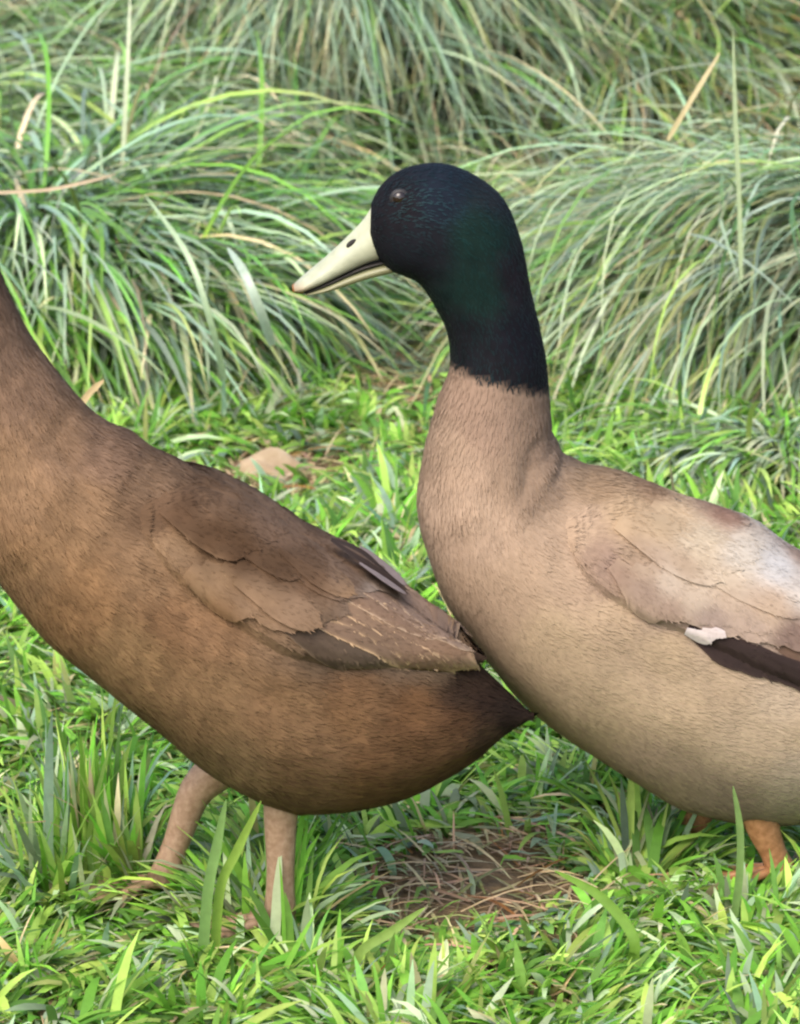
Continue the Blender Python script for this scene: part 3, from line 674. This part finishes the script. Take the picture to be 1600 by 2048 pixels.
def palette(n, mix):
    ks = list(mix); pr = np.array([mix[k] for k in ks], float); pr /= pr.sum()
    c = np.array([PAL[k] for k in ks])[rng.choice(len(ks), n, p=pr)]
    return c * rng.normal(1, .27, (n, 1)).clip(.4, 1.8) * rng.normal(1, .06, (n, 3)).clip(.8, 1.2)

# lawn: short grass over the near ground, thin over the worn patch
def patch(x, y, c, r):
    return np.exp(-(((x - c[0]) / r[0]) ** 2 + ((y - c[1]) / r[1]) ** 2))
worn = [(G(860, 1795), (.075, .10)), (G(1010, 1740), (.06, .10)), (G(560, 955), (.07, .10)), (G(830, 770), (.07, .22)), (G(760, 640), (.05, .2)), (G(300, 1640), (.05, .05))]
def worn_at(x, y): return np.clip(sum(patch(x, y, c, r) for c, r in worn), 0, 1)
n = 128000
x = rng.uniform(-.62, .62, n); y = rng.uniform(-.55, 1.35, n)
for i_, q in enumerate(((200, 1785), (290, 1790), (270, 1775), (1270, 1745), (500, 1860), (590, 1870), (420, 1840), (120, 1790))):
    c = G(*q); x[i_ * 350:(i_ + 1) * 350] = c[0] + rng.normal(0, .03, 350); y[i_ * 350:(i_ + 1) * 350] = c[1] + rng.normal(0, .02, 350)
clump = noise2(x * 28, y * 28, 21) * .6 + noise2(x * 9, y * 9, 22) * .4
keep = (rng.random(n) > .98 * worn_at(x, y)) & (rng.random(n) < .35 + 1.1 * clump)
x, y = x[keep], y[keep]; n = len(x)
def lock2(x, y, cell, s):
    ix, iy = np.floor(x / cell + noise2(x * 40, y * 40, s)), np.floor(y / cell + noise2(x * 40, y * 40, s + 3))
    return hash2(ix, iy, s) - .5, hash2(ix, iy, s + 1) - .5
l1, l2 = lock2(x, y, .022, 71)
az = noise2(x * 8, y * 8, 23) * 10 + l1 * 3.5 + rng.normal(0, .45, n); el = np.clip(.5 + l2 * .9 + rng.normal(0, .3, n), .05, 1.4)
L = rng.uniform(.022, .056, n) * (.6 + .8 * noise2(x * 14, y * 14, 24)) * (1 - .45 * worn_at(x, y + .05))
for b in (duck, drake):                                 # trodden beneath the birds
    x0, x1 = b.P[:, 0].min(), b.P[:, 0].max()
    un = (np.abs(y - b.y0) < .06) & (x > x0 + .12) & (x < x1 - .06)
    L = np.where(un, L * .6, L); el = np.where(un, el * .6, el)
for q, r_ in (((200, 1785), .04), ((290, 1790), .04), ((500, 1860), .04), ((590, 1870), .03), ((420, 1830), .03), ((120, 1790), .03)):   # fuller tufts by the feet
    c = G(*q); k = patch(x, y, c, (r_, .03)); L = L * (1 + .8 * k); el = el + .5 * k
for q, r_ in (((1250, 1740), .03), ((1290, 1745), .03), ((1330, 1755), .03)):
    c = G(*q); k = patch(x, y, c, (r_, .03)); L = L * (1 + .45 * k); el = el + .3 * k
for q, r_ in (((1470, 1810), .03), ((1590, 1845), .03)):
    c = G(*q); k = patch(x, y, c, (r_, .05)); L = L * (1 - .12 * k)
pal_near = palette(n, {'vivid': 4.5, 'green': 2.2, 'lime': 4, 'blue': 1.2, 'pale': 2.2, 'straw': .5, 'olive': .4}) * (1.16 + l2 * .3)[:, None]
V, F, C_ = blades(np.stack([x, y, ground_z(x, y) - .003], -1), az, el, L, rng.uniform(.0012, .0036, n), pal_near, rng.uniform(.10, .5, n), 5, flat=True, tipcol=pal_near * rng.choice([1, 1, 1, 1.3], (n, 1)))
tag(link('lawn_grass', np_mesh('lawn_grass', V, F, C_), MG_LAWN), 'short green lawn grass covering the ground around the ducks', 'grass', kind='stuff')
# dead thatch lying in the lawn and on the worn earth
n = 34000
x = rng.uniform(-.62, .62, n); y = rng.uniform(-.45, 1.75, n)
keep = rng.random(n) < .10 + .9 * worn_at(x, y); x, y = x[keep], y[keep]; n = len(x)
V, F, C_ = blades(np.stack([x, y, ground_z(x, y) + .004], -1), rng.uniform(0, 6.28, n), rng.uniform(-.1, .5, n), rng.uniform(.02, .07, n), rng.uniform(.0005, .0014, n), palette(n, {'straw': 4, 'tan': 4, 'rust': .5, 'olive': 1.2}), rng.uniform(.1, .5, n), 4, floor=.002)
tag(link('dry_thatch', np_mesh('dry_thatch', V, F, C_), MG_DRY), 'dry brown thatch strewn over the worn earth', 'thatch', kind='stuff')

# tussocks: a thatch mound with blades combed over it in locks
MOUNDS = [  # label, centre, radii, height, flow bias (x, y), downhill weight, blades, length, half width, colour mix
 ("broad-bladed tussock drooping forward between the brown duck and the drake's bill", (-.255, 1.39), (.175, .22), .115, (.12, -.25), 1.0, 5200, (.10, .28), (.0011, .0036), {'blue': 3, 'green': 2.6, 'vivid': 2.2, 'pale': 2, 'lime': .8, 'straw': .4}),
 ("pale shaggy tussock hanging straight down above the drake's head", (-.035, 2.27), (.15, .25), .25, (0, -.5), .8, 4800, (.16, .36), (.0008, .0019), {'pale': 3, 'blue': 5, 'straw': .5, 'green': 2, 'olive': .6}),
 ('tussock at right with long parallel blades sweeping down to the left', (.38, 1.42), (.185, .23), .105, (-1.5, -.7), .2, 5600, (.16, .36), (.0009, .0024), {'pale': 3.4, 'blue': 3, 'green': 2, 'olive': 1, 'lime': .8, 'straw': .4}),
 ('dark olive tussock in the top right corner leaning right', (.27, 2.24), (.20, .27), .15, (1.0, -.75), .35, 5200, (.14, .34), (.0008, .0020), {'olive': 2, 'green': 3.4, 'pale': 2, 'blue': 3, 'lime': 1, 'straw': .5, 'rust': .15}),
 ('flattened tussock in the top left corner with blades lying sideways', (-.33, 2.10), (.22, .32), .11, (1.2, -.30), .25, 5600, (.14, .34), (.0008, .0021), {'pale': 3, 'green': 2.4, 'blue': 2, 'vivid': 1.6, 'lime': 1, 'straw': .4, 'tan': .2}),
 ("yellowish fine tussock just behind the drake's nape", (.13, 1.55), (.11, .28), .05, (-.3, -.6), .5, 2600, (.08, .20), (.0007, .0018), {'lime': 3, 'olive': 1.4, 'straw': 1.1, 'pale': 2.2, 'vivid': 1}),
 ("small bright tussock low at the right edge behind the drake's back", (.29, .93), (.12, .11), .025, (0, -.3), .8, 1500, (.05, .12), (.0010, .0028), {'vivid': 3, 'lime': 2.4, 'blue': 2, 'pale': 2}),
]
def mound_h(m, x, y):
    r = np.sqrt(((x - m[1][0]) / m[2][0]) ** 2 + ((y - m[1][1]) / m[2][1]) ** 2) * (1 + .22 * (noise2(x * 7, y * 7, 41) - .5))
    return m[3] * np.sqrt(np.clip(1 - np.clip(r, 0, 1) ** 2.6, 0, 1)) * (.8 + .4 * noise2(x * 9, y * 9, 42))
def top_z(x, y):
    z = np.zeros_like(x)
    for m in MOUNDS: z = np.maximum(z, mound_h(m, x, y))
    return ground_z(x, y) + z
M_THATCH = mat_plain('shaded_thatch', (0.015, 0.018, 0.008), (0.07, 0.065, 0.028), 70, 0.95, 0.8, 0.1, 0.01)  # thatch colour darkened so the gaps between blades look shaded
def locks(x, y, cell, s):                                # shared jitter for blades of one lock
    ix, iy = np.floor(x / cell + noise2(x * 30, y * 30, s)), np.floor(y / cell)
    return hash2(ix, iy, s) - .5, hash2(ix, iy, s + 1) - .5
for m in MOUNDS:
    c = np.array([m[1][0], m[1][1], 0.0])
    root = tag(link('grass_tussock', None, None, loc=c), m[0], 'tussock', 'long grass tussocks behind the ducks')
    gu, gv = np.meshgrid(np.linspace(-1, 1, 36), np.linspace(-1, 1, 36), indexing='ij')
    rr = np.maximum(np.abs(gu), np.abs(gv)); nn_ = np.sqrt(gu ** 2 + gv ** 2) + 1e-9
    X = m[1][0] + gu / nn_ * rr * m[2][0] * 1.12; Y = m[1][1] + gv / nn_ * rr * m[2][1] * 1.12
    Z = ground_z(X, Y) + mound_h(m, X, Y) * .93 - .006
    link('thatch_mound', np_mesh('thatch_mound', np.stack([X, Y, Z], -1).reshape(-1, 3) - c, grid_faces(36, 36)), M_THATCH, root)
    n = int(m[6] * .82)
    r = np.sqrt(rng.random(n)) * 1.02; ph = rng.uniform(0, 6.283, n)
    x = c[0] + r * np.cos(ph) * m[2][0]; y = c[1] + r * np.sin(ph) * m[2][1]
    e = .02; gx = (mound_h(m, x + e, y) - mound_h(m, x - e, y)); gyy = (mound_h(m, x, y + e) - mound_h(m, x, y - e))
    gl = np.sqrt(gx ** 2 + gyy ** 2) + 1e-6
    rd = np.stack([(x - c[0]) / m[2][0], (y - c[1]) / m[2][1]], -1); rd /= np.linalg.norm(rd, axis=1)[:, None] + .15
    dn = .5 * np.stack([-gx / gl, -gyy / gl], -1) + .7 * rd
    l1, l2 = locks(x, y, .022, 51)
    fx = m[4][0] + m[5] * dn[:, 0]; fy = m[4][1] + m[5] * dn[:, 1]
    az = np.arctan2(fy, fx) + l1 * .8 + rng.normal(0, .16, n)
    stray = rng.random(n) < .06; az = np.where(stray, az + rng.normal(0, 1.2, n), az)
    el = np.clip(.26 + l2 * .8 + rng.normal(0, .15, n), -.25, 1.3); el = np.where(stray, el + .4, el)
    L = rng.uniform(*m[7], n) * .88 * (1 + l1 * .7)
    col = palette(n, m[9]) * (.9 + l2 * .6)[:, None]
    V, F, C_ = blades(np.stack([x, y, top_z(x, y) - .008], -1), az, el, L, rng.uniform(*m[8], n) * .85, col, rng.uniform(.16, .34, n) + l2 * .1, 8,
                      tipcol=np.where(rng.random((n, 1)) < .14, np.array(PAL['straw'])[None], col), curl=l1 * .16 + rng.normal(0, .03, n), top=top_z, floor=.004, flat=m[8][1] < .003)
    o = link('blades', np_mesh('blades', V - c, F, C_), MG_LONG, root); o['kind'] = 'stuff'
# rough grass lying over between the tussocks
n = 26000
x = rng.uniform(-1.4, 1.4, n); y = rng.uniform(1.15, 4.2, n)
k = (top_z(x, y) - ground_z(x, y) < .02) & (rng.random(n) > .8 * worn_at(x, y)); x, y = x[k], y[k]; n = len(x)
l1, l2 = locks(x, y, .05, 61)
az = (noise2(x * 2.2, y * 2.2, 31) - .5) * 4.5 - .6 + l1 * 1.6 + rng.normal(0, .25, n)
col = palette(n, {'green': 2.6, 'vivid': 1.6, 'pale': 2, 'blue': 2.4, 'olive': 1.2, 'straw': .7, 'lime': 1, 'tan': .2})
V, F, C_ = blades(np.stack([x, y, ground_z(x, y)], -1), az, np.clip(.6 + l2 * .9 + rng.normal(0, .2, n), .05, 1.4), rng.uniform(.05, .16, n), rng.uniform(.0009, .0024, n), col, rng.uniform(.15, .45, n), 6, top=top_z, flat=True)
tag(link('rough_grass', np_mesh('rough_grass', V, F, C_), MG_LONG), 'rough lodged grass lying between the tussocks', 'grass', kind='stuff')
PI = math.pi

# ------------------------------------------------------------------ single blades, stalks and a fallen leaf that stand out
def strip(name, label, cat, pts, ys, wpx, col, mat, group=None, n=14):
    """one grass blade through photo points, each with its own depth"""
    Q = [M(p_[0], p_[1], y_) for p_, y_ in zip(pts, ys)]
    if Q[0][2] > .004 and mat is MG_LAWN: Q = [np.array([Q[0][0] - .004, Q[0][1] + .006, -.003])] + Q      # rooted in the turf
    P = catmull(np.array(Q), n)
    base = P[0].copy()
    D = np.gradient(P, axis=0); D /= np.linalg.norm(D, axis=1)[:, None]
    sd = np.cross(D, np.array([0, -1, .3])); sd /= np.linalg.norm(sd, axis=1)[:, None]; nn = np.cross(sd, D)
    w_ = wpx / 2 / PPM * np.interp(np.linspace(0, 1, n), [0, .15, .7, .9, 1], [.7, 1, .9, .5, .1])[:, None]
    V = np.stack([P - sd * w_ + nn * w_ * .35, P, P + sd * w_ + nn * w_ * .35], 1).reshape(-1, 3)
    o = link(name, np_mesh(name, V - base, grid_faces(n, 3), np.tile(np.array(col), (len(V), 1))), mat, loc=base)
    return tag(o, label, cat, group)
gy = lambda px, py: G(px, py)[1]
strip('grass_stalk', 'tall thin pale grass stalk standing upright at top right', 'grass', [(1482, 560), (1478, 400), (1470, 220), (1466, 62)], [.95, .95, .95, .95], 12, PAL['pale'], MG_LONG)
strip('dry_stalk', 'yellow dry stalk leaning right at top right', 'grass', [(1335, 280), (1385, 195), (1440, 105)], [1.0, 1.0, 1.02], 13, PAL['straw'], MG_DRY)
strip('dry_straw', 'pale dry straw lying across the left edge above the tussock', 'straw', [(-30, 386), (90, 380), (180, 362), (232, 348)], [.95, .95, .95, .96], 9, (.46, .36, .24), MG_DRY)
strip('broad_blade', 'broad pale blue-green blade in the left tussock below the bill tip', 'grass', [(545, 690), (520, 620), (488, 545), (455, 495)], [.86, .84, .85, .9], 24, (.34, .42, .32), MG_LONG)
strip('broad_blade', 'long green blade slanting across the middle of the left tussock', 'grass', [(450, 760), (420, 640), (375, 510), (290, 390)], [.86, .84, .86, .92], 16, (.28, .38, .22), MG_LONG)
strip('dry_straw', 'short tan dry blade sticking up beside the brown duck\'s neck', 'grass', [(160, 812), (180, 785), (208, 760)], [.5, .5, .5], 16, (.45, .34, .18), MG_DRY)
strip('upright_blade', 'bright pale-tipped upright blade left of the brown duck\'s near leg', 'grass', [(415, 1790), (432, 1700), (452, 1600)], [-.19, -.19, -.19], 22, (.2, .34, .1), MG_LAWN)
strip('upright_blade', 'bright yellow-green blade leaning right onto the brown duck\'s near leg', 'grass', [(440, 1780), (475, 1700), (522, 1602)], [-.185, -.185, -.185], 20, (.24, .38, .06), MG_LAWN)
strip('bent_blade', 'bent bright green blade on the worn earth between the ducks', 'grass', [(1270, 1890), (1245, 1840), (1190, 1785), (1110, 1742)], [-.2, -.19, -.18, -.16], 22, (.16, .30, .04), MG_LAWN)
strip('thin_blade', 'green blade standing up against the drake\'s belly', 'grass', [(1478, 1760), (1480, 1660), (1466, 1572)], [-.12, -.12, -.12], 16, (.2, .32, .1), MG_LAWN)
strip('leaning_blade', 'lime green blade leaning right over the worn earth', 'grass', [(720, 1905), (780, 1865), (850, 1815)], [-.21, -.21, -.21], 20, (.24, .36, .08), MG_LAWN)
# fallen leaf
c = G(565, 968); c[2] = .010
nl, nw = 12, 7; P = np.zeros((nl, nw, 3))
for i in range(nl):
    t_ = i / (nl - 1); wd = .014 * math.sin(math.pi * min(1, .06 + t_ * .94)) ** .7
    for j in range(nw):
        s = -1 + 2 * j / (nw - 1)
        P[i, j] = (-.034 + .068 * t_, s * wd, .007 * s + .004 * math.sin(t_ * 5.0) + .003 * math.sin(9 * t_ + 4 * s))
o = link('dead_leaf', np_mesh('dead_leaf', P.reshape(-1, 3), grid_faces(nl, nw)), M_LEAF, loc=c)
o.rotation_euler = (R(16), R(6), R(14))
tag(o, 'curled tan dead leaf on the grass behind the brown duck\'s back', 'leaf')
